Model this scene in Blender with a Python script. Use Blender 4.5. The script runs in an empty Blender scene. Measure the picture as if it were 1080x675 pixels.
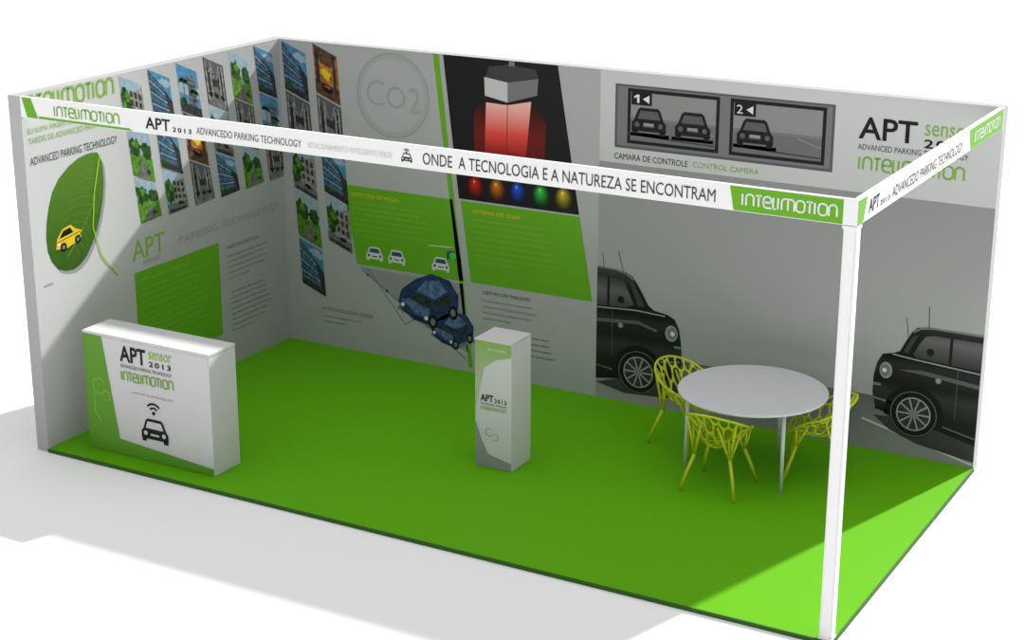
import bpy, bmesh, math, random
from mathutils import Vector, Matrix
S=1.26            # model units -> metres
W,D,H,T=5.754,2.854,2.5,0.105
scene=bpy.context.scene
scene.view_settings.view_transform='Standard'
scene.view_settings.look='None'
coll=bpy.context.collection
# ------------------------------------------------------------ materials
MATS={}
def mat(name,col,rough=0.55,spec=0.3,noise=0.0,nscale=40,bump=0.0):
    if name in MATS: return MATS[name]
    m=bpy.data.materials.new(name); m.use_nodes=True; nt=m.node_tree
    b=nt.nodes["Principled BSDF"]
    b.inputs["Base Color"].default_value=(*col,1); b.inputs["Roughness"].default_value=rough
    b.inputs["Specular IOR Level"].default_value=spec
    if noise>0 or bump>0:
        tc=nt.nodes.new("ShaderNodeTexCoord"); n=nt.nodes.new("ShaderNodeTexNoise")
        n.inputs["Scale"].default_value=nscale; n.inputs["Detail"].default_value=4
        nt.links.new(tc.outputs["Object"],n.inputs["Vector"])
        r=nt.nodes.new("ShaderNodeValToRGB")
        r.color_ramp.elements[0].position=0.3; r.color_ramp.elements[1].position=0.7
        r.color_ramp.elements[0].color=(*[c*(1-noise) for c in col],1)
        r.color_ramp.elements[1].color=(*[min(1,c*(1+noise)) for c in col],1)
        nt.links.new(n.outputs["Fac"],r.inputs["Fac"]); nt.links.new(r.outputs["Color"],b.inputs["Base Color"])
        if bump>0:
            bp=nt.nodes.new("ShaderNodeBump"); bp.inputs["Strength"].default_value=bump; bp.inputs["Distance"].default_value=0.004
            nt.links.new(n.outputs["Fac"],bp.inputs["Height"]); nt.links.new(bp.outputs["Normal"],b.inputs["Normal"])
    MATS[name]=m; return m
def gradmat(name,axis,stops,noise=0.0,nscale=14):
    """printed picture tone: ramp in object space (stops in model units), optional photographic mottling"""
    m=bpy.data.materials.new(name); m.use_nodes=True; nt=m.node_tree; b=nt.nodes["Principled BSDF"]
    b.inputs["Roughness"].default_value=0.5; b.inputs["Specular IOR Level"].default_value=0.2
    tc=nt.nodes.new("ShaderNodeTexCoord"); sx=nt.nodes.new("ShaderNodeSeparateXYZ")
    nt.links.new(tc.outputs["Object"],sx.inputs[0])
    lo,hi=stops[0][0],stops[-1][0]
    mr=nt.nodes.new("ShaderNodeMapRange"); mr.inputs["From Min"].default_value=lo; mr.inputs["From Max"].default_value=hi
    src=sx.outputs[axis]
    if noise>0:
        n=nt.nodes.new("ShaderNodeTexNoise"); n.inputs["Scale"].default_value=nscale; n.inputs["Detail"].default_value=5
        nt.links.new(tc.outputs["Object"],n.inputs["Vector"])
        ma=nt.nodes.new("ShaderNodeMath"); ma.operation='MULTIPLY_ADD'; ma.inputs[1].default_value=noise; nt.links.new(n.outputs["Fac"],ma.inputs[0]); nt.links.new(src,ma.inputs[2])
        mb=nt.nodes.new("ShaderNodeMath"); mb.operation='SUBTRACT'; mb.inputs[1].default_value=noise*0.5; nt.links.new(ma.outputs[0],mb.inputs[0]); src=mb.outputs[0]
    nt.links.new(src,mr.inputs["Value"])
    r=nt.nodes.new("ShaderNodeValToRGB"); cr=r.color_ramp
    while len(cr.elements)<len(stops): cr.elements.new(0.5)
    for i,(p,c) in enumerate(stops):
        cr.elements[i].position=(p-lo)/(hi-lo)
    for i,(p,c) in enumerate(stops): cr.elements[i].color=(*c,1) if isinstance(c,tuple) else (c,c,c,1)
    nt.links.new(mr.outputs[0],r.inputs["Fac"]); nt.links.new(r.outputs["Color"],b.inputs["Base Color"])
    MATS[name]=m; return m
C={ 'green':(0.125,0.38,0.012),'green_ctr':(0.12,0.32,0.025),'green_dk':(0.05,0.17,0.015),'lime':(0.27,0.50,0.05),'white':(0.72,0.73,0.72),'black':(0.006,0.006,0.007),
 'grey':(0.18,0.18,0.19),'ltgrey':(0.29,0.30,0.30),'ring':(0.33,0.355,0.33),'dgrey':(0.045,0.045,0.05),'mid':(0.10,0.10,0.11),'sky':(0.06,0.22,0.38),'sky2':(0.28,0.38,0.45),
 'glass':(0.03,0.08,0.13),'stone':(0.26,0.24,0.21),'tree':(0.022,0.07,0.011),'grass':(0.08,0.22,0.02),'orange':(0.40,0.14,0.03),'brown':(0.10,0.05,0.025),
 'concrete':(0.14,0.14,0.13),'shade':(0.03,0.033,0.035),
 'red':(0.6,0.02,0.01),'redsoft':(0.30,0.02,0.015),'pink':(0.8,0.4,0.34),'blue':(0.03,0.1,0.75),'blue_car':(0.02,0.04,0.12),'blue_car_lt':(0.09,0.15,0.30),'yellow':(0.70,0.50,0.02),
 'dev':(0.55,0.55,0.55),'carwhite':(0.65,0.66,0.66),'greentxt':(0.21,0.42,0.06),'vgreen':(0.05,0.6,0.08),'leaf_lt':(0.13,0.27,0.03),
 'cam':(0.26,0.26,0.26),'camroad':(0.15,0.15,0.15),'paper':(0.60,0.60,0.60)}
NZ={'sky':.25,'sky2':.2,'glass':.7,'stone':.5,'tree':.8,'grass':.5,'brown':.5,'orange':.5,'concrete':.45,'shade':.6,'leaf_lt':.3,'blue_car':.5,'blue_car_lt':.5}
def cmat(k):
    return MATS[k] if k in MATS else mat(k,C[k],0.5,0.2,NZ.get(k,0),26)
# ------------------------------------------------------------ mesh helpers
def link(ob,parent=None):
    coll.objects.link(ob)
    if parent: ob.parent=parent
    return ob
def empty(name,loc=(0,0,0),rz=0):
    e=bpy.data.objects.new(name,None); e.empty_display_size=0.2; e.location=loc; e.rotation_euler=(0,0,rz); return link(e)
def box(name,a,b,m,parent=None,bevel=0.0):
    bm=bmesh.new(); bmesh.ops.create_cube(bm,size=1)
    for v in bm.verts:
        v.co=Vector([ (a[i]+b[i])/2+v.co[i]*(b[i]-a[i]) for i in range(3)])
    me=bpy.data.meshes.new(name); 
    if bevel>0: bmesh.ops.bevel(bm,geom=bm.edges[:],offset=bevel,segments=2,affect='EDGES')
    bm.to_mesh(me); bm.free(); me.materials.append(m)
    return link(bpy.data.objects.new(name,me),parent)
def tube(bm,pts,rad,n=8):
    pts=[Vector(p) for p in pts]; rings=[]
    for i,p in enumerate(pts):
        t=(pts[min(i+1,len(pts)-1)]-pts[max(i-1,0)]).normalized()
        a=Vector((0,0,1)) if abs(t.z)<0.9 else Vector((1,0,0))
        x=t.cross(a).normalized(); y=t.cross(x).normalized()
        r=rad[i] if isinstance(rad,(list,tuple)) else rad
        rings.append([bm.verts.new(p+x*r*math.cos(k*2*math.pi/n)+y*r*math.sin(k*2*math.pi/n)) for k in range(n)])
    for i in range(len(rings)-1):
        for k in range(n):
            f=bm.faces.new((rings[i][k],rings[i][(k+1)%n],rings[i+1][(k+1)%n],rings[i+1][k])); f.smooth=True
    bm.faces.new(rings[0][::-1]); bm.faces.new(rings[-1])
def bm_obj(bm,name,m,parent=None):
    me=bpy.data.meshes.new(name); bmesh.ops.recalc_face_normals(bm,faces=bm.faces[:]); bm.to_mesh(me); bm.free()
    me.materials.append(m); return link(bpy.data.objects.new(name,me),parent)
# ------------------------------------------------------------ flat print builder
class Print:
    def __init__(s,o,ux,n):
        s.o,s.ux,s.n=Vector(o),Vector(ux),Vector(n); s.v=[];s.f=[];s.m=[];s.k=[]
    def P(s,x,z,l): return s.o+s.ux*x+Vector((0,0,z))+s.n*(0.0006*(l+1))
    def mi(s,k):
        if k not in s.k: s.k.append(k)
        return s.k.index(k)
    def poly(s,pts,k,l=1):
        i=len(s.v); s.v+= [s.P(x,z,l) for x,z in pts]; s.f.append(list(range(i,i+len(pts)))); s.m.append(s.mi(k))
    def rect(s,x0,z0,x1,z1,k,l=1,sh=0): s.poly([(x0+sh,z0),(x1+sh,z0),(x1,z1),(x0,z1)],k,l)
    def disc(s,x,z,r,k,l=1,rz=None,n=28):
        rz=rz or r; s.poly([(x+r*math.cos(a*2*math.pi/n),z+rz*math.sin(a*2*math.pi/n)) for a in range(n)],k,l)
    def ring(s,x,z,r,w,k,l=1,a0=0,a1=360,n=36):
        for j in range(n):
            a=math.radians(a0+(a1-a0)*j/n); b=math.radians(a0+(a1-a0)*(j+1)/n)
            s.poly([(x+r*math.cos(a),z+r*math.sin(a)),(x+r*math.cos(b),z+r*math.sin(b)),(x+(r-w)*math.cos(b),z+(r-w)*math.sin(b)),(x+(r-w)*math.cos(a),z+(r-w)*math.sin(a))],k,l)
    def line(s,pts,w,k,l=1):
        for (a,b),(c,d) in zip(pts,pts[1:]):
            q=Vector((c-a,d-b)); L=q.length or 1; nx,nz=-q.y/L*w/2,q.x/L*w/2
            s.poly([(a+nx,b+nz),(c+nx,d+nz),(c-nx,d-nz),(a-nx,b-nz)],k,l)
    def text(s,body,x,z,w,h,k,l=3,bold=0.0,space=1.0,shear=0):
        """text fitted to width w and height h with its lower-left corner at (x,z)"""
        cu=bpy.data.curves.new("t","FONT"); cu.body=body; cu.size=1; cu.offset=bold; cu.space_character=space; cu.shear=shear; cu.resolution_u=3
        ob=bpy.data.objects.new("t",cu); coll.objects.link(ob)
        bpy.context.view_layer.update()
        me=bpy.data.meshes.new_from_object(ob.evaluated_get(bpy.context.evaluated_depsgraph_get()))
        xs=[v.co.x for v in me.vertices]; ys=[v.co.y for v in me.vertices]
        x0,x1,y0,y1=min(xs),max(xs),min(ys),max(ys); i=len(s.v)
        for v in me.vertices: s.v.append(s.P(x+(v.co.x-x0)/(x1-x0)*w, z+(v.co.y-y0)/(y1-y0)*h, l))
        mi=s.mi(k)
        for p in me.polygons: s.f.append([i+a for a in p.vertices]); s.m.append(mi)
        bpy.data.objects.remove(ob); bpy.data.curves.remove(cu); bpy.data.meshes.remove(me)
    def para(s,x,z,w,rows,dz,h,k,l=3,seed=1,slant=0):
        R=random.Random(seed)
        words="a tecnologia e natureza se encontram estacionamento sensor inteligente luz verde vaga livre camara controle sistema de gestao parque automovel conforto informa condutor lugares disponiveis reducao emissoes tempo".split()
        for r in range(rows):
            t=" ".join(R.choice(words) for _ in range(7)); ww=w*(R.uniform(0.82,1.0) if r<rows-1 else 0.5)
            s.text(t,x+slant*r,z-r*dz,ww,h,k,l)
    def carfront(s,x,z,w,k,l=2,k2='ltgrey'):
        h=w*0.72
        q=lambda a,b:(x+a*w,z+b*h)
        s.poly([q(-.5,.12),q(.5,.12),q(.5,.42),q(.42,.56),q(.32,.92),q(.25,1),q(-.25,1),q(-.32,.92),q(-.42,.56),q(-.5,.42)],k,l)
        s.poly([q(-.33,.58),q(.33,.58),q(.25,.88),q(-.25,.88)],k2,l+1)
        for sg in(-1,1):
            s.disc(x+sg*.34*w,z+.36*h,.07*w,k2,l+1); s.rect(x+sg*.4*w-.08*w,z,x+sg*.4*w+.08*w,z+.14*h,k,l)
        s.rect(x-.16*w,z+.28*h,x+.16*w,z+.36*h,k2,l+1)
    def build(s,name,parent):
        me=bpy.data.meshes.new(name); me.from_pydata([tuple(v) for v in s.v],[],s.f)
        for k in s.k: me.materials.append(cmat(k))
        me.polygons.foreach_set("material_index",s.m); me.update()
        return link(bpy.data.objects.new(name,me),parent)
def tile(p,tl,tr,br,bl,kind,seed,l=1):
    R=random.Random(seed)
    def q(u,v):
        u=min(1,max(0,u)); v=min(1,max(0,v))
        a=(bl[0]+(br[0]-bl[0])*u, bl[1]+(br[1]-bl[1])*u); b=(tl[0]+(tr[0]-tl[0])*u, tl[1]+(tr[1]-tl[1])*u)
        return (a[0]+(b[0]-a[0])*v, a[1]+(b[1]-a[1])*v)
    def r(u0,v0,u1,v1,k,ll,du=0,dv=0): p.poly([q(u0,v0),q(u1,v0+dv),q(u1+du,v1),q(u0+du,v1)],k,l+ll)
    def blob(u,v,ru,rv,k,ll):
        p.poly([q(u+ru*math.cos(a)*R.uniform(.6,1.15),v+rv*math.sin(a)*R.uniform(.6,1.15)) for a in [i*math.pi/9 for i in range(18)]],k,l+ll)
    if kind==0:   # glass tower against sky, steep perspective
        r(0,0,1,1,'sky',0); blob(.75,.85,.3,.1,'sky2',1)
        p.poly([q(0,.1),q(.85,.12),q(.65,.72),q(0,.98)],'glass',l+2); p.poly([q(.85,.12),q(1,.14),q(1,.5),q(.65,.72)],'shade',l+2)
        for i in range(7): p.line([q(0,.18+.12*i),q(.82-.03*i,.2+.078*i)],.007,'sky2' if i%2 else 'concrete',l+3)
        for i in range(4): p.line([q(.15+.17*i,.12),q(.12+.13*i,.9-.06*i)],.004,'sky',l+4)
        r(0,0,1,.13,'shade',4); blob(.2,.12,.2,.07,'tree',5)
    elif kind==1: # street and trees
        r(0,0,1,1,'sky2',0); p.poly([q(.3,.2),q(1,.2),q(1,.95),q(.3,.66)],'stone',l+1)
        for j in range(3):
            for i in range(3): r(.42+.19*i,.32+.17*j,.53+.19*i,.42+.18*j,'shade',2)
        r(0,0,1,.22,'concrete',3); r(.1,.02,.9,.09,'shade',4); blob(.2,.5,.24,.35,'tree',4); blob(.28,.62,.12,.12,'grass',5); blob(.1,.42,.08,.1,'grass',5)
        blob(.65,.2,.16,.05,'black',5)
    elif kind==2: # indoor car park
        r(0,0,1,1,'shade',0); p.poly([q(0,0),q(1,0),q(.62,.45),q(.38,.45)],'concrete',l+1); p.poly([q(0,1),q(1,1),q(.62,.6),q(.38,.6)],'mid',l+1)
        for i,u in enumerate((.04,.26,.70,.86)): r(u,.1+.1*(i in(1,2)),u+.08,.95-.12*(i in(1,2)),'stone',2)
        for i in range(3): blob(.2+.3*i,.26,.12,.07,'black',3); blob(.2+.3*i,.3,.07,.02,'glass',4)
        for i in range(4): blob(.2+.2*i,.74-.03*i,.035,.022,'vgreen' if (i+seed)%2 else 'red',4)
        p.line([q(.3,.95),q(.45,.62)],.006,'sky2',l+4); p.line([q(.75,.95),q(.56,.62)],.006,'sky2',l+4)
    elif kind==3: # palms and tower
        r(0,0,1,1,'sky',0); r(0,.4,1,.62,'sky2',1); r(.45,.15,.85,.85,'concrete',2); 
        for j in range(6): r(.49,.2+.105*j,.81,.24+.105*j,'glass',3)
        r(0,0,1,.2,'shade',4); blob(.15,.22,.2,.1,'tree',5)
        for u,v in((.22,.66),(.7,.5)):
            p.line([q(u,.12),q(u+.04,v)],.006,'brown',l+5)
            for a in range(11):
                an=a*math.pi/10+.05; c=q(u+.04,v); p.poly([c,q(u+.04+.13*math.cos(an),v+.08*math.sin(an)+.02),q(u+.04+.25*math.cos(an),v+.1*math.sin(an)-.04)],'tree',l+6)
    elif kind==4: # warm interior
        r(0,0,1,1,'orange',0); r(0,0,1,.3,'brown',1); p.poly([q(0,1),q(1,1),q(.7,.68),q(.3,.68)],'brown',l+1); blob(.5,.5,.2,.13,'yellow',2); r(.06,.2,.22,.95,'shade',3); r(.78,.2,.9,.95,'shade',3); blob(.5,.2,.26,.09,'black',4); blob(.5,.24,.15,.03,'orange',5)
    else:         # park lawn
        r(0,0,1,1,'sky2',0); r(0,0,1,.5,'grass',1); blob(.25,.62,.32,.24,'tree',2); blob(.78,.62,.26,.2,'tree',2); blob(.3,.7,.14,.1,'grass',3); p.poly([q(.2,0),q(.75,0),q(.6,.45),q(.55,.45)],'concrete',l+3); blob(.75,.18,.12,.05,'shade',4)
def logo(p,x,z,w,h,k,l=3):
    """rounded techno wordmark made of strokes"""
    st=h*0.17; X=x
    seq=['i','n','t','e','l','i','m','o','t','i','o','n']
    wd={'i':.35,'n':.9,'t':.75,'e':.9,'l':.45,'m':1.35,'o':.95}
    tot=sum(wd[c] for c in seq); u=w/tot
    for c in seq:
        cwid=wd[c]*u; a=X+.06*u; b=X+cwid-.12*u; t=z+h; m=z+h/2; rd=min(.2*u,h*.3)
        if c=='i': p.line([(a,z),(a,t)],st,k,l)
        elif c=='n': p.line([(a,z),(a,t-rd),(a+rd,t),(b-rd,t),(b,t-rd),(b,z)],st,k,l)
        elif c=='t': p.line([(a,t),(b,t)],st,k,l); p.line([((a+b)/2,t),((a+b)/2,z)],st,k,l)
        elif c=='e': p.line([(b,z),(a+rd,z),(a,z+rd),(a,t-rd),(a+rd,t),(b-rd,t),(b,t-rd),(b,m),(a,m)],st,k,l)
        elif c=='l': p.line([(a,t),(a,z),(b,z)],st,k,l)
        elif c=='m': p.line([(a,z),(a,t-rd),(a+rd,t),(b-rd,t),(b,t-rd),(b,z)],st,k,l); p.line([((a+b)/2,t),((a+b)/2,z)],st,k,l)
        elif c=='o': p.line([(a+rd,z),(a,z+rd),(a,t-rd),(a+rd,t),(b-rd,t),(b,t-rd),(b,z+rd),(b-rd,z),(a+rd,z)],st,k,l)
        X+=cwid
# ------------------------------------------------------------ ground, carpet, walls
m_ground=mat("studio_ground",(0.92,0.92,0.92),0.9,0.0)
bm=bmesh.new(); bmesh.ops.create_grid(bm,x_segments=8,y_segments=8,size=120)
g=bm_obj(bm,"ground",m_ground); g.location=(0,0,-0.025)
m_carpet=mat("green_carpet",(0.110,0.395,0.002),0.6,0.10,noise=0.05,nscale=90,bump=0.15)
m_edge=mat("carpet_edging",(0.03,0.12,0.01),0.7)
box("floor",(0,-0.0,-0.022),(W,D,0.0),m_carpet)
e=empty("trim_1"); box("edging_front",(0,-0.010,-0.024),(W+0.010,-0.0005,0.001),m_edge,e); box("edging_side",(W+0.0005,-0.010,-0.024),(W+0.010,D,0.001),m_edge,e)
m_wall=mat("wall_laminate",(0.415,0.415,0.42),0.6,0.15,noise=0.015,nscale=3)
m_white=mat("white_laminate",(0.80,0.80,0.80),0.4,0.4,noise=0.01,nscale=4)
wl=box("wall_left",(-T,0,-0.024),(-0.0,D+T,H),m_wall)
wb=box("wall_back",(0.0005,D,-0.024),(W,D+T,H),m_wall)
# ------------------------------------------------------------ left wall graphics
p=Print((0,0,0),(0,1,0),(1,0,0))
gradmat('left_tone','Y',[(0.0,0.56),(0.8,0.52),(1.5,0.42),(2.6,0.38)])  # base tone of the wall face, darker from front edge towards back corner
p.rect(0.002,0.002,D-.002,H-.002,'left_tone',-0.6)
logo(p,0.02,2.375,0.90,0.11,'greentxt')
p.text("EU NUMA VIAGEM VERDE",0.05,2.235,0.5,0.035,'greentxt')
p.text("TARDIS DE ADVANCED PARKING",0.05,2.165,0.75,0.04,'greentxt')
p.text("ADVANCED PARKING TECHNOLOGY",0.05,2.02,0.86,0.055,'dgrey')
gradmat('leafg','Z',[(1.2,(0.03,0.09,0.006)),(1.6,(0.055,0.145,0.01)),(2.0,(0.09,0.20,0.02))],0.25,12)
leaf=[(0.70,1.99),(0.60,2.0),(0.50,1.985),(0.40,1.945),(0.30,1.88),(0.23,1.80),(0.185,1.70),(0.155,1.60),(0.14,1.50),(0.145,1.40),(0.175,1.32),(0.23,1.255),(0.30,1.225),(0.38,1.215),(0.45,1.235),(0.52,1.28),(0.58,1.35),(0.64,1.44),(0.69,1.55),(0.725,1.66),(0.745,1.78),(0.745,1.90)]
p.poly([(a+.02,b-.03) for a,b in leaf],'ltgrey',0)
p.poly(leaf,'leafg',1)
mid=[(0.70,1.985),(0.67,1.80),(0.60,1.62),(0.47,1.45),(0.33,1.32)]
p.line(mid,.008,'leaf_lt',4)
for t in range(12):
    u=t/12*3.8; i=int(u); fr=u-i; a=(mid[i][0]+(mid[i+1][0]-mid[i][0])*fr,mid[i][1]+(mid[i+1][1]-mid[i][1])*fr)
    n=max(.06,.30-abs(t-6)*.032); p.line([a,(a[0]-n*.6,a[1]+.02),(a[0]-n,a[1]-.01)],0.003,'leaf_lt',3); p.line([a,(a[0]+.045,a[1]-.08)],0.003,'leaf_lt',3)
p.line([(0.72,1.97),(0.64,1.72),(0.60,1.47),(0.67,1.24),(0.82,1.06)],0.012,'lime',5)
q=lambda a,b:(0.355+a*0.26,1.46+b*0.15+a*0.04)
p.poly([q(-.5,-.45),q(0,-.6),q(.5,-.5),q(.4,-.3),q(-.4,-.3)],'tree',3)
p.poly([q(-.5,-.3),q(-.1,-.5),q(.45,-.4),q(.5,0),q(.28,.2),q(.1,.5),q(-.22,.5),q(-.45,.15)],'yellow',4)
p.poly([q(-.36,.12),q(-.19,.40),q(.07,.40),q(.18,.1)],'black',5)
p.disc(*q(-.22,-.36),0.032,'black',5); p.disc(*q(.33,-.34),0.03,'black',5); p.disc(*q(-.22,-.36),0.015,'grey',6); p.disc(*q(.33,-.34),0.014,'grey',6); p.line([q(-.45,-.02),q(.45,-.02)],.006,'brown',5); p.disc(*q(-.40,-.12),0.012,'white',6)
p.text("ecoleaf",0.08,1.16,0.09,0.022,'grey')
# slanted strips of photographs, three pictures per strip
for c in range(6):
    s0=0.965+0.312*c
    for r in range(3):
        zt=2.49-0.375*r; sh=0.048*r; sk=.10
        tile(p,(s0+sh,zt),(s0+.232+sh,zt-sk),(s0+.278+sh,zt-sk-.362 if r<2 else zt-sk-.25),(s0+sh+.046,zt-.362),[[1,0,3,2,5,0],[5,0,4,1,2,3],[5,1,2,0,5,2]][r][c],c*7+r)
p.text("APT",0.99,1.12,0.36,0.15,'greentxt',bold=0.005); p.text("sensor",1.10,1.07,0.2,0.03,'ltgrey')
p.text("PARKING TECHNOLOGY",1.52,1.13,1.26,0.06,'ltgrey',space=1.15)
p.rect(1.0,0.28,1.98,1.03,'green',1)
p.text("APT sistema inteligente",1.06,0.94,0.55,0.035,'lime'); p.para(1.06,0.88,0.8,10,0.05,0.022,'lime',seed=3)
p.text("MADE IN PORTUGAL",2.08,0.95,0.42,0.03,'grey'); p.para(2.08,0.88,0.55,5,0.045,0.022,'grey',seed=5); p.para(2.10,0.58,0.52,8,0.045,0.022,'grey',seed=6)
p.build("printed_graphics",wl)
# ------------------------------------------------------------ back wall graphics
gradmat('bd_low','Z',[(0.0,0.40),(0.40,0.38),(0.9,0.37),(1.5,0.31),(1.83,0.28)],0.15,1.2)
gradmat('bd_floor','Z',[(0.0,0.32),(0.2,0.21),(0.42,0.12)],0.1,1.5)
gradmat('bd_top','Z',[(1.83,0.54),(2.5,0.58)])
gradmat('glow','Z',[(1.68,(0.02,0.0,0.0)),(1.80,(0.35,0.01,0.01)),(1.95,(0.75,0.07,0.05)),(2.17,(0.85,0.45,0.40))],0.03,30)
gradmat('glow2','Z',[(1.62,(0.006,0.0,0.0)),(1.78,(0.10,0.004,0.003)),(1.92,(0.16,0.006,0.005)),(2.17,(0.02,0.002,0.002))])
gradmat('carbody','Z',[(0.1,0.004),(0.30,0.010),(0.45,0.03),(0.52,0.008),(0.66,0.02),(0.70,0.004),(0.90,0.008),(1.03,0.05)],0.02,9)
gradmat('carglass','Z',[(0.68,0.02),(0.78,0.07),(0.86,0.12),(0.96,0.04)],0.05,8)
p=Print((0,D,0),(1,0,0),(0,-1,0))
for c,(x0,n) in enumerate(((0.025,5),(0.325,4))):
    for r in range(n):
        zt=2.49-0.40*r; sh=0.026*r
        tile(p,(x0+sh,zt),(x0+.230+sh,zt-.09),(x0+.230+sh+.026,zt-.475),(x0+sh+.026,zt-.385),[[0,2,1,5,0],[4,2,0,1]][c][r],50+c*9+r)
p.ring(1.07,2.14,0.335,0.020,'ring',2); p.ring(1.07,2.14,0.30,0.006,'ring',2)
p.ring(0.93,2.15,0.10,0.02,'ring',3,50,310); p.ring(1.10,2.13,0.085,0.02,'ring',3); p.text("2",1.22,2.02,0.10,0.2,'ring')
p.poly([(1.44,2.498),(1.49,2.498),(1.775,0.04),(1.74,0.04)],'green',1)
p.para(0.66,1.70,0.72,3,0.05,0.022,'grey',seed=11,slant=0.005); p.text("REDUCE CO2",0.66,1.76,0.4,0.03,'greentxt')
p.poly([(1.53,2.498),(2.51,2.498),(2.70,1.40),(1.66,1.40)],'black',1)
p.poly([(1.90,2.36),(1.93,2.44),(2.10,2.47),(2.33,2.45),(2.35,2.385),(2.10,2.34)],'dgrey',2)
p.poly([(1.89,2.36),(2.09,2.335),(2.35,2.385),(2.34,2.26),(2.09,2.185),(1.895,2.22)],'dev',3)
p.poly([(2.09,2.335),(2.35,2.385),(2.34,2.26),(2.09,2.185)],'grey',4)
p.rect(2.10,2.46,2.15,2.498,'grey',3)
p.poly([(1.80,2.10),(1.90,2.19),(2.30,2.22),(2.42,2.05),(2.40,1.72),(2.1,1.63),(1.80,1.68)],'glow2',2)
p.poly([(1.905,2.17),(2.09,2.165),(2.29,2.21),(2.25,1.80),(2.08,1.69),(1.89,1.76)],'glow',3); p.line([(2.09,2.16),(2.08,1.72)],.006,'redsoft',4)
for i,(x,cc) in enumerate(((1.80,(.9,.02,.01)),(1.99,(.9,.25,.01)),(2.17,(.02,.12,.9)),(2.37,(.05,.7,.08)),(2.56,(.8,.6,.03)))):
    for j in range(7):
        f_=(j+1)/7; nm='led%d_%d'%(i,j); C[nm]=tuple(min(.9,c*f_**1.8+(0.5 if j==6 else 0)) for c in cc)
        p.poly([(x+.01*(1-f_)+.085*(1.05-f_)*math.cos(a),1.50+.05*f_+.10*(1.08-f_)*math.sin(a)) for a in [k_*math.pi/8 for k_ in range(16)]],nm,2+j)
# green text panels
p.poly([(0.58,1.385),(1.60,1.385),(1.70,0.74),(0.70,0.74)],'green',1)
p.text("DETECTOR DE VAGAS",0.66,1.30,0.45,0.03,'yellow'); p.para(0.66,1.24,0.72,7,0.045,0.02,'lime',seed=21,slant=0.006)
for x in(0.87,1.08): p.carfront(x,0.79,0.16,'carwhite',3,'glass')
p.carfront(1.49,0.79,0.16,'carwhite',3,'glass'); p.disc(1.60,0.93,.03,'vgreen',3); p.rect(1.545,0.90,1.62,0.97,'glass',2); p.line([(1.38,0.99),(1.60,1.0)],.006,'white',3)
p.poly([(1.675,1.385),(2.705,1.385),(2.82,0.745),(1.765,0.745)],'green',1)
p.text("SISTEMA DE GUIA",1.78,1.30,0.42,0.03,'yellow'); p.para(1.78,1.24,0.72,8,0.048,0.022,'lime',seed=22,slant=0.006)
# blue cars in perspective
p.poly([(0.72,0.72),(1.69,0.72),(1.735,0.16),(1.35,0.30)],'ltgrey',1)
def bluecar(x,z,s):
    q=lambda a,b:(x+a*s,z+b*s)
    p.poly([q(-.55,-.22),q(.1,-.46),q(.6,-.2),q(.5,-.05),q(-.4,.0)],'grey',2)
    p.poly([q(-.52,-.08),q(-.46,.10),q(-.20,.30),q(.08,.42),q(.40,.36),q(.56,.14),q(.55,-.08),q(.35,-.24),q(.02,-.40),q(-.25,-.36),q(-.46,-.22)],'blue_car',3)
    p.poly([q(-.20,.10),q(-.02,.30),q(.22,.33),q(.36,.18),q(.14,.02)],'blue_car_lt',4)
    p.poly([q(-.22,.08),q(.12,.0),q(.06,-.14),q(-.34,-.02)],'shade',4); p.poly([q(.16,.0),q(.38,.16),q(.46,.06),q(.24,-.14)],'shade',4)
    p.poly([q(-.46,-.06),q(-.34,-.02),q(.04,-.15),q(.04,-.28),q(-.2,-.27)],'blue_car_lt',4)
    for a,b in((-.44,-.14),(-.02,-.30)): p.disc(*q(a,b),.035*s,'white',5)
    for a,b in((.10,-.34),(.46,-.14)): p.disc(*q(a,b),.085*s,'black',5,.11*s); p.disc(*q(a,b),.045*s,'grey',6,.06*s)
    p.line([q(-.4,-.24),q(-.05,-.36)],.012*s,'black',5)
bluecar(1.36,0.54,0.52); bluecar(1.585,0.33,0.36)
for a,b in(((.74,.70),(1.72,.10)),((.80,.72),(1.15,.30)),((1.15,.30),(1.70,.66)),((1.3,.72),(1.72,.45))): p.line([a,b],.005,'glass',2)
for x in(.80,.98,1.20,1.5): p.disc(x,.70-(x-.74)*.6,.012,'glass',4)
p.text("A TECNOLOGIA VERDE",0.34,0.30,0.5,0.03,'grey'); p.para(0.36,0.24,0.45,2,0.045,0.02,'grey',seed=31)
p.text("GESTAO DE PARQUES",1.87,0.66,0.42,0.032,'dgrey'); p.para(1.87,0.60,0.50,4,0.048,0.022,'grey',seed=41); p.para(1.90,0.36,0.66,5,0.048,0.022,'dgrey',seed=42,slant=.008)
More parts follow.
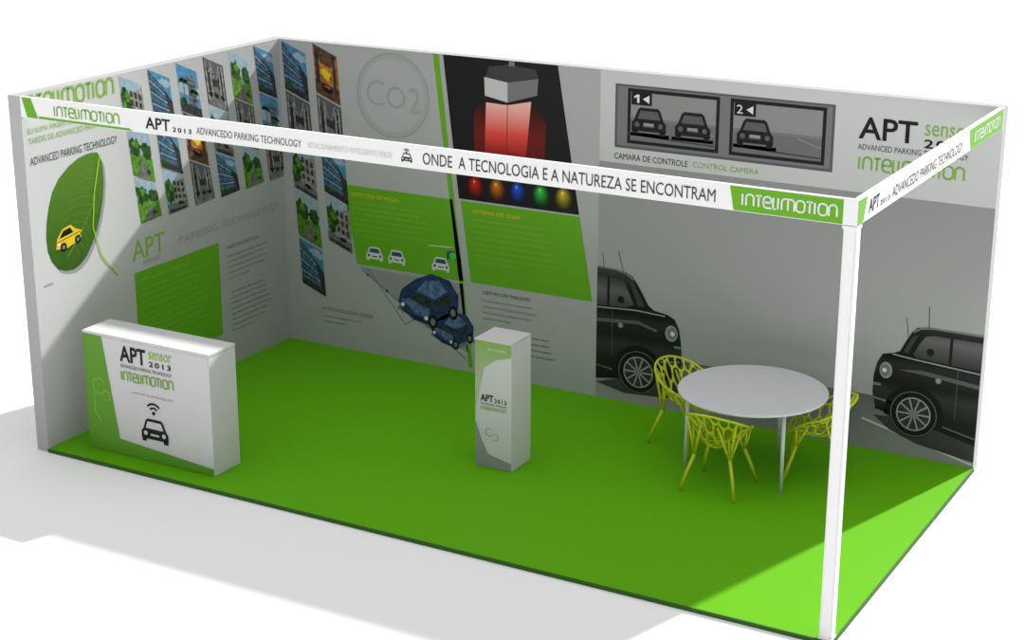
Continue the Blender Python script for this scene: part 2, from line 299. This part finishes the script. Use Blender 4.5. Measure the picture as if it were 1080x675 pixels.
# right-hand photographic print
x0=2.86
p.rect(x0,0.0,W-.001,0.40,'bd_floor',0); p.rect(x0,0.40,W-.001,1.83,'bd_low',0); p.rect(x0,1.83,W-.001,2.499,'bd_top',0)
p.rect(2.98,1.945,4.63,2.41,'mid',1); p.rect(3.0,1.965,4.61,2.395,'grey',2)
for i,(a,b) in enumerate(((3.08,3.79),(3.87,4.57))):
    p.rect(a,1.985,b,2.385,'black',3); p.rect(a+.025,2.01,b-.025,2.36,'cam',4); p.rect(a+.025,2.01,b-.025,2.16,'camroad',5)
    p.rect(a+.03,2.27,a+.19,2.36,'black',6)
    if i==0: p.poly([(a+.05,2.33),(a+.075,2.345),(a+.092,2.345),(a+.092,2.285),(a+.074,2.285),(a+.074,2.325),(a+.05,2.318)],'white',7)
    else: p.text("2",a+.048,2.285,.045,.06,'white',7)
    p.poly([(a+.12,2.315),(a+.17,2.345),(a+.17,2.285)],'white',7)
    for j in range(2-i):
        cx=a+.17+.34*j+(.02*i); p.carfront(cx,2.06,.27,'black',6,'mid'); p.rect(cx-.16,2.045,cx+.16,2.07,'dgrey',5)
        p.rect(cx-.04,2.125,cx+.04,2.145,'ltgrey',8)
    p.line([(a+.03,2.05),(b-.03,2.03)],.006,'ltgrey',5)
    p.line([(b-.2,2.15),(b-.03,2.10)],.005,'ltgrey',6); p.rect(a+.025,2.16,b-.025,2.18,'grey',5)
p.text("CAMARA DE CONTROLE",2.98,1.86,0.58,0.045,'black'); p.text("CONTROL CAMERA",3.60,1.865,0.50,0.04,'greentxt')
p.text("APT",4.80,2.20,0.40,0.15,'black',bold=.015); p.text("sensor",5.25,2.265,0.32,0.075,'greentxt'); p.text("2013",5.25,2.18,0.30,0.06,'black',bold=.02,space=1.2)
p.text("ADVANCED PARKING TECHNOLOGY",4.80,2.125,0.75,0.04,'dgrey'); logo(p,4.81,1.99,0.73,0.085,'greentxt')
# boxy hatchbacks printed on the backdrop
def wheel(x,z,r):
    p.ring(x,z,r*1.22,r*.24,'black',5,-10,190); p.disc(x,z,r,'black',6); p.ring(x,z,r*.97,r*.05,'mid',7); p.disc(x,z,r*.72,'dgrey',7); p.disc(x,z,r*.66,'shade',8)
    for a in range(10):
        an=a*math.pi/5; p.line([(x,z),(x+r*.66*math.cos(an),z+r*.66*math.sin(an))],r*.07,'ltgrey',9)
    p.ring(x,z,r*.72,r*.06,'ltgrey',9); p.disc(x,z,r*.15,'grey',10)
p.poly([(x0,0.12),(3.1,0.07),(3.45,0.09),(3.62,0.20),(3.62,0.26),(3.45,0.30)],'dgrey',2)
p.poly([(x0,1.03),(3.03,1.028),(3.10,1.015),(3.15,0.99),(3.19,0.94),(3.24,0.86),(3.285,0.785),(3.33,0.755),(3.44,0.74),(3.50,0.71),(3.535,0.64),(3.55,0.56),(3.56,0.48),(3.56,0.36),(3.54,0.30),(3.46,0.24),(3.2,0.2),(x0,0.15)],'carbody',3)
p.poly([(x0,0.965),(3.03,0.96),(3.08,0.94),(3.12,0.87),(3.165,0.775),(3.10,0.745),(x0,0.73)],'carglass',4); p.poly([(3.125,.955),(3.16,.94),(3.215,.85),(3.255,.775),(3.20,.765)],'dgrey',4)
p.rect(2.945,.73,2.965,.962,'black',5)
p.line([(x0,.715),(3.18,.735),(3.42,.725)],.010,'ltgrey',5); p.line([(x0,1.03),(3.02,1.025),(3.10,1.005),(3.16,.965)],.012,'grey',5)
p.disc(3.475,.60,.05,'ltgrey',5,.062); p.disc(3.48,.60,.036,'grey',6,.046); p.disc(3.485,.60,.018,'white',7)
p.line([(3.36,.36),(3.55,.39)],.014,'grey',5); p.line([(3.40,.30),(3.54,.32)],.02,'black',5); p.line([(x0,.26),(3.0,.24)],.012,'mid',5); p.line([(3.50,.50),(3.56,.50)],.02,'grey',5)
p.poly([(x0,.63),(3.20,.655),(3.36,.61),(3.36,.59),(3.2,.63),(x0,.60)],'mid',4); p.line([(2.99,.71),(2.99,.35)],.004,'mid',5)
p.disc(3.06,.80,.028,'black',6); p.disc(3.06,.60,.022,'grey',5); p.disc(3.06,.60,.015,'ltgrey',6); wheel(3.215,0.255,0.17)
p.line([(3.08,1.00),(3.03,1.17)],.005,'black',4); p.line([(2.92,1.02),(2.90,1.14)],.004,'black',4)
xe=W-.002
p.poly([(5.03,0.26),(5.15,0.17),(5.35,0.10),(xe,0.04),(xe,0.30)],'dgrey',2)
p.poly([(xe,0.955),(5.38,0.955),(5.30,0.94),(5.265,0.905),(5.225,0.83),(5.19,0.755),(5.15,0.735),(5.07,0.715),(5.035,0.65),(5.015,0.55),(5.015,0.42),(5.04,0.33),(5.14,0.27),(5.5,0.22),(xe,0.16)],'carbody',3)
p.poly([(xe,.90),(5.42,.90),(5.36,.885),(5.325,.83),(5.285,.75),(5.30,.725),(xe,.70)],'carglass',4); p.poly([(5.27,.87),(5.31,.89),(5.27,.80),(5.245,.745),(5.215,.755)],'dgrey',4); p.rect(5.53,.71,5.55,.90,'black',5)
p.line([(5.14,.725),(5.3,.71),(xe,.68)],.010,'ltgrey',5); p.line([(5.275,.905),(5.32,.935),(5.40,.95),(xe,.948)],.012,'grey',5)
p.disc(5.10,.60,.045,'ltgrey',5,.06); p.disc(5.095,.60,.033,'grey',6,.045); p.disc(5.09,.60,.016,'white',7)
p.line([(5.02,.39),(5.16,.37)],.014,'grey',5); p.line([(5.04,.32),(5.13,.30)],.02,'black',5); p.line([(5.52,.26),(xe,.21)],.012,'mid',5); p.line([(5.015,.49),(5.07,.49)],.02,'grey',5)
p.poly([(5.18,.62),(5.35,.64),(xe,.60),(xe,.57),(5.35,.61)],'mid',4); p.line([(5.60,.70),(5.60,.33)],.004,'mid',5)
p.disc(5.40,.78,.026,'black',6); p.disc(5.47,.585,.022,'grey',5); p.disc(5.47,.585,.015,'ltgrey',6)
wheel(5.315,0.315,0.17)
p.line([(5.38,.93),(5.37,1.10)],.005,'black',4); p.line([(5.24,.87),(5.22,1.0)],.004,'black',4)
p.line([(4.95,.22),(5.74,.02)],.014,'paper',1)
p.build("printed_graphics",wb)
# ------------------------------------------------------------ post and fascia
m_alu=mat("white_aluminium",(0.80,0.80,0.81),0.35,0.5)
bm=bmesh.new(); pw=0.075
bmesh.ops.create_cube(bm,size=1)
for v in bm.verts: v.co=Vector((W-pw/2+v.co.x*pw, pw/2+v.co.y*pw, 1.18+v.co.z*2.36))
bmesh.ops.bevel(bm,geom=[e for e in bm.edges if abs((e.verts[0].co-e.verts[1].co).z)>1],offset=0.012,segments=2,affect='EDGES')
post=bm_obj(bm,"corner_post",m_alu)
box("foot_plate",(W-pw-.004,-.004,0.0),(W+.004,pw+.004,0.012),m_alu,post,0.002)
fb=empty("fascia_beam"); z0,z1=2.362,2.5
box("board_front",(0.001,0.0,z0),(W,0.035,z1),m_white,fb,0.002)
box("board_side",(W-0.035,0.036,z0),(W,D-.001,z1),m_white,fb,0.002)
box("corner_joint",(W-pw-.004,-.004,z0-.02),(W+.003,pw,z0-.001),m_alu,fb,0.002)
p=Print((0,0,0),(1,0,0),(0,-1,0))
p.poly([(0.02,z1-.004),(0.10,z1-.004),(0.155,z0+.004),(0.06,z0+.004)],'green',1)
logo(p,0.30,2.40,0.56,0.062,'greentxt')
p.poly([(0.16,z0+.02),(0.92,z0+.018),(0.93,z0+.004),(0.16,z0+.004)],'green',1); p.poly([(0.86,z0+.004),(0.96,z0+.004),(0.93,z0+.02)],'green',2)
p.text("APT",1.07,2.395,0.20,0.075,'black',bold=.015); p.text("2013",1.29,2.395,0.15,0.03,'black',bold=.02,space=1.4)
p.text("ADVANCEDO PARKING TECHNOLOGY",1.48,2.40,0.80,0.045,'mid'); p.text("ESTACIONAMENTO INTELIGENTE VERDE",2.33,2.405,0.60,0.035,'paper')
p.carfront(3.03,2.395,0.075,'black',2,'white'); p.ring(3.03,2.452,.022,.006,'black',2,30,150,8); p.disc(3.03,2.457,.006,'black',2)
p.text("ONDE  A TECNOLOGIA E A NATUREZA SE ENCONTRAM",3.14,2.395,1.83,0.070,'dgrey')
p.poly([(5.05,z1-.004),(5.675,z1-.004),(5.675,z0+.004),(5.075,z0+.004)],'green',1); logo(p,5.12,2.40,0.53,0.06,'white')
p.build("printed_front",fb)
p=Print((W,0,0),(0,1,0),(1,0,0))
p.poly([(0.003,z1-.004),(0.14,z1-.004),(0.09,z0+.004),(0.003,z0+.004)],'green',1)
p.text("APT",0.17,2.395,0.17,0.075,'black',bold=.015); p.text("2013",0.36,2.395,0.16,0.03,'black',bold=.02,space=1.3)
p.text("ADVANCEDO PARKING TECHNOLOGY",0.56,2.395,1.35,0.06,'black')
p.poly([(2.05,z1-.004),(2.84,z1-.004),(2.84,z0+.004),(2.10,z0+.004)],'green',1); logo(p,2.17,2.40,0.6,0.06,'white')
p.build("printed_side",fb)
# ------------------------------------------------------------ reception counter
rc=empty("reception_counter",(0.235,0.17,0))
cw,cd,ch=1.10,0.285,0.87
m_cnt=mat("counter_laminate",(0.62,0.62,0.62),0.4,0.3,noise=0.01,nscale=4)
box("body",(0,0,0.0),(cw,cd,ch-.02),m_cnt,rc,0.003); box("counter_top",(-.002,-.002,ch-.02),(cw+.002,cd+.002,ch),m_cnt,rc,0.003)
p=Print((0,-.002,0),(1,0,0),(0,-1,0))
p.poly([(0.003,0.003),(0.003,ch-.02),(0.17,ch-.02),(0.28,0.12),(cw-.003,0.055),(cw-.003,0.003)],'green_ctr',1)
p.ring(0.12,0.48,.06,.007,'lime',2,30,330); p.line([(.075,.48),(.075,.28),(.12,.22)],.007,'lime',2); p.ring(.18,.42,.04,.006,'lime',2,-120,120)
p.text("APT",0.33,0.70,0.23,0.115,'black',bold=.02); p.text("sensor",0.585,0.755,0.20,0.055,'lime'); p.text("2013",0.585,0.70,0.19,0.038,'black',bold=.02,space=1.3)
p.text("ADVANCEDO PARKING TECHNOLOGY",0.33,0.655,0.45,0.025,'dgrey'); logo(p,0.33,0.565,0.46,0.062,'greentxt')
p.text("www.parking.pt",0.42,0.475,0.36,0.022,'ltgrey')
p.carfront(0.60,0.15,0.235,'black',2,'paper'); p.disc(.60,.365,.014,'black',2)
for r in(.045,.075): p.ring(.60,.365,r,.014,'black',2,40,140,12)
p.build("printed_front",rc)
# ------------------------------------------------------------ display pedestal
dp=empty("display_pedestal",(2.755,1.23,0)); a,b_,h_=0.285,0.27,0.92
box("body",(0,0,0),(a,b_,h_-.012),m_cnt,dp,0.003); box("cap",(-.001,-.001,h_-.012),(a+.001,b_+.001,h_),m_cnt,dp,0.002)
gradmat('pedtop','Z',[(0.60,(0.45,0.50,0.36)),(0.92,(0.22,0.40,0.06))])
p=Print((0,-.001,0),(1,0,0),(0,-1,0))
p.poly([(0.003,h_-.015),(a-.003,h_-.015),(a-.003,h_-.10),(0.16,h_-.135),(0.07,h_-.20),(0.04,h_-.34),(0.003,h_-.5)],'pedtop',1)
p.poly([(0.003,0.003),(0.003,0.33),(0.05,0.20),(0.10,0.10),(a-.003,0.06),(a-.003,0.003)],'ltgrey',1)
p.text("sensor de estacionamento",0.10,h_-.07,.14,.02,'white')
p.text("APT",0.045,0.48,.10,.05,'black',bold=.02); p.text("2013",0.155,0.48,.09,.03,'black',bold=.02,space=1.3); p.text("ADVANCED PARKING",0.045,0.455,.2,.014,'dgrey'); logo(p,.045,.42,.2,.022,'greentxt')
p.ring(.11,.26,.03,.006,'ring',2,30,330); p.ring(.16,.23,.025,.006,'ring',2,-120,120)
p.build("printed_front",dp)
# ------------------------------------------------------------ round table
rt_=empty("round_table",(4.43,2.075,0)); m_tt=mat("table_white",(0.63,0.64,0.66),0.3,0.4); R0,ht=0.505,0.585
bm=bmesh.new(); prof=[(0.0,ht),(R0-.006,ht),(R0,ht-.004),(R0,ht-.014),(R0-.006,ht-.018),(0.0,ht-.018)]
N=72; rings=[]
for r,z in prof: rings.append([bm.verts.new((r*math.cos(2*math.pi*k/N),r*math.sin(2*math.pi*k/N),z)) for k in range(N)] if r>0 else [bm.verts.new((0,0,z))])
for i in range(len(rings)-1):
    A,B=rings[i],rings[i+1]
    for k in range(N):
        if len(A)==1: bm.faces.new((A[0],B[k],B[(k+1)%N]))
        elif len(B)==1: bm.faces.new((A[k],B[0],A[(k+1)%N]))
        else: bm.faces.new((A[k],B[k],B[(k+1)%N],A[(k+1)%N]))
bm_obj(bm,"table_top",m_tt,rt_)
legs=[205,320,85]
for i,an in enumerate(legs):
    bm=bmesh.new(); c,s=math.cos(math.radians(an)),math.sin(math.radians(an)); tube(bm,[(c*.43,s*.43,ht-.019),(c*.435,s*.435,.3),(c*.44,s*.44,0.001)],[.015,.013,.011],12)
    bm_obj(bm,"leg_%d"%(i+1),m_tt,rt_)
bm=bmesh.new(); L=[(math.cos(math.radians(a_))*.43,math.sin(math.radians(a_))*.43,ht-.03) for a_ in legs]
for i in range(3): tube(bm,[L[i],(0,0,ht-.03)],.009,6)
bm_obj(bm,"apron",m_tt,rt_)
# ------------------------------------------------------------ openwork plastic chairs
m_ch=mat("chair_plastic",(0.50,0.56,0.008),0.35,0.45)
def shell(u,v):
    r=min(1,math.hypot(u,v)); th=math.atan2(v,u)
    back=max(0,-math.sin(th)); side=abs(math.cos(th)); front=max(0,math.sin(th))
    hh=0.262*back**1.3+0.14*side**2*(1-back*.3)-0.02*front
    t=max(0,(r-.42)/.58); t=t*t*(3-2*t)*.6+t*.4
    rr=r**.85*(0.20+0.025*back+0.01*side)
    return Vector((rr*math.cos(th), rr*math.sin(th)-0.03*back*t, 0.325+hh*t-0.012*(1-r)))
def chair(name,x,y,rz,seed):
    R=random.Random(seed); e=empty(name,(x,y,0),rz)
    bm=bmesh.new(); a=0.155; vm={}
    def V(u,v):
        r=math.hypot(u,v)
        if r>1: u,v=u/r,v/r
        k=(round(u,2),round(v,2))
        if k not in vm:
            ju,jv=(0,0) if r>=.97 else (R.uniform(-.035,.035),R.uniform(-.035,.035))
            vm[k]=bm.verts.new(shell(u+ju,v+jv))
        return vm[k]
    for i in range(-8,9):
        for j in range(-8,9):
            cx=a*1.5*i; cy=a*math.sqrt(3)*(j+(i%2)/2)
            if math.hypot(cx,cy)>1.0: continue
            vs=[]
            for k in range(6):
                vv=V(cx+a*math.cos(k*math.pi/3),cy+a*math.sin(k*math.pi/3))
                if vv not in vs: vs.append(vv)
            if len(vs)>2:
                try: bm.faces.new(vs)
                except ValueError: pass
    sh=bm_obj(bm,"seat_shell",m_ch,e)
    w=sh.modifiers.new("lattice","WIREFRAME"); w.thickness=0.0165; w.use_even_offset=False; w.use_boundary=True
    sb=sh.modifiers.new("round","SUBSURF"); sb.levels=1; sb.render_levels=1
    bm=bmesh.new(); n=48; P=[shell(math.cos(2*math.pi*k/n),math.sin(2*math.pi*k/n)) for k in range(n+1)]; tube(bm,P,0.0085,8); bm_obj(bm,"rim",m_ch,e)
    # branch-like legs that fork into the shell
    for i,(sx,sy) in enumerate(((1,1),(-1,1),(1,-1),(-1,-1))):
        bm=bmesh.new(); k=Vector((sx*.125,sy*.125,.255))
        tube(bm,[(sx*.195,sy*.20,0.001),(sx*.165,sy*.165,.125),k],[.0095,.012,.013],8)
        for du,dv in((.45,.45),(.75,.25),(.25,.75),(.78,.62)):
            t_=shell(sx*du,sy*dv); tube(bm,[k,(k+t_)/2+Vector((0,0,-.006)),t_],[.011,.009,.007],6)
        bm_obj(bm,"leg_%d"%(i+1),m_ch,e)
    return e
chair("openwork_chair",4.36,1.70,math.radians(0),1)
chair("openwork_chair.001",3.87,2.29,math.atan2(2.075-2.29,4.43-3.87)-math.pi/2,2)
chair("openwork_chair.002",4.85,2.20,math.atan2(2.075-2.20,4.43-4.85)-math.pi/2,3)
# ------------------------------------------------------------ lights, world
sd=bpy.data.lights.new("sun","SUN"); sd.energy=6.6; sd.angle=math.radians(1.2); sd.color=(1,1,0.99)
so=link(bpy.data.objects.new("sun",sd)); so.location=(8,14,9); so.rotation_euler=Vector((-1.14,-3.9,-2.5)).to_track_quat('-Z','Y').to_euler()
w=bpy.data.worlds.new("world"); scene.world=w; w.use_nodes=True; nt=w.node_tree
bg=nt.nodes["Background"]; tc=nt.nodes.new("ShaderNodeTexCoord"); sx=nt.nodes.new("ShaderNodeSeparateXYZ"); rp=nt.nodes.new("ShaderNodeValToRGB")
nt.links.new(tc.outputs["Generated"],sx.inputs[0]); nt.links.new(sx.outputs["Z"],rp.inputs["Fac"]); nt.links.new(rp.outputs["Color"],bg.inputs[0])
rp.color_ramp.elements[0].position=0.0; rp.color_ramp.elements[0].color=(0.15,0.15,0.155,1)
rp.color_ramp.elements[1].position=0.9; rp.color_ramp.elements[1].color=(1,1,1,1)
bg.inputs[1].default_value=1.0
# ------------------------------------------------------------ camera
pitch,yaw,roll,f=0.3104,-0.5119,0.0016,1866.0
fw=Vector((math.sin(yaw)*math.cos(pitch),math.cos(yaw)*math.cos(pitch),-math.sin(pitch)))
rt=Vector((math.cos(yaw),-math.sin(yaw),0)); up=rt.cross(fw)
r2=rt*math.cos(roll)+up*math.sin(roll); u2=-rt*math.sin(roll)+up*math.cos(roll)
cd_=bpy.data.cameras.new("camera"); cam=link(bpy.data.objects.new("camera",cd_)); cd_.sensor_width=36; cd_.sensor_fit='HORIZONTAL'; cd_.lens=f/1080*36
M=Matrix((( r2.x,u2.x,-fw.x),(r2.y,u2.y,-fw.y),(r2.z,u2.z,-fw.z))).to_4x4(); M.translation=Vector((8.5028,-8.4888,4.6656))*S
cam.matrix_world=M; cd_.clip_end=500; scene.camera=cam
# bring the whole booth to real-world metres
for ob in list(scene.objects):
    if ob.parent is None and ob.type in('MESH','EMPTY'):
        ob.location=ob.location*S; ob.scale=(S,S,S)
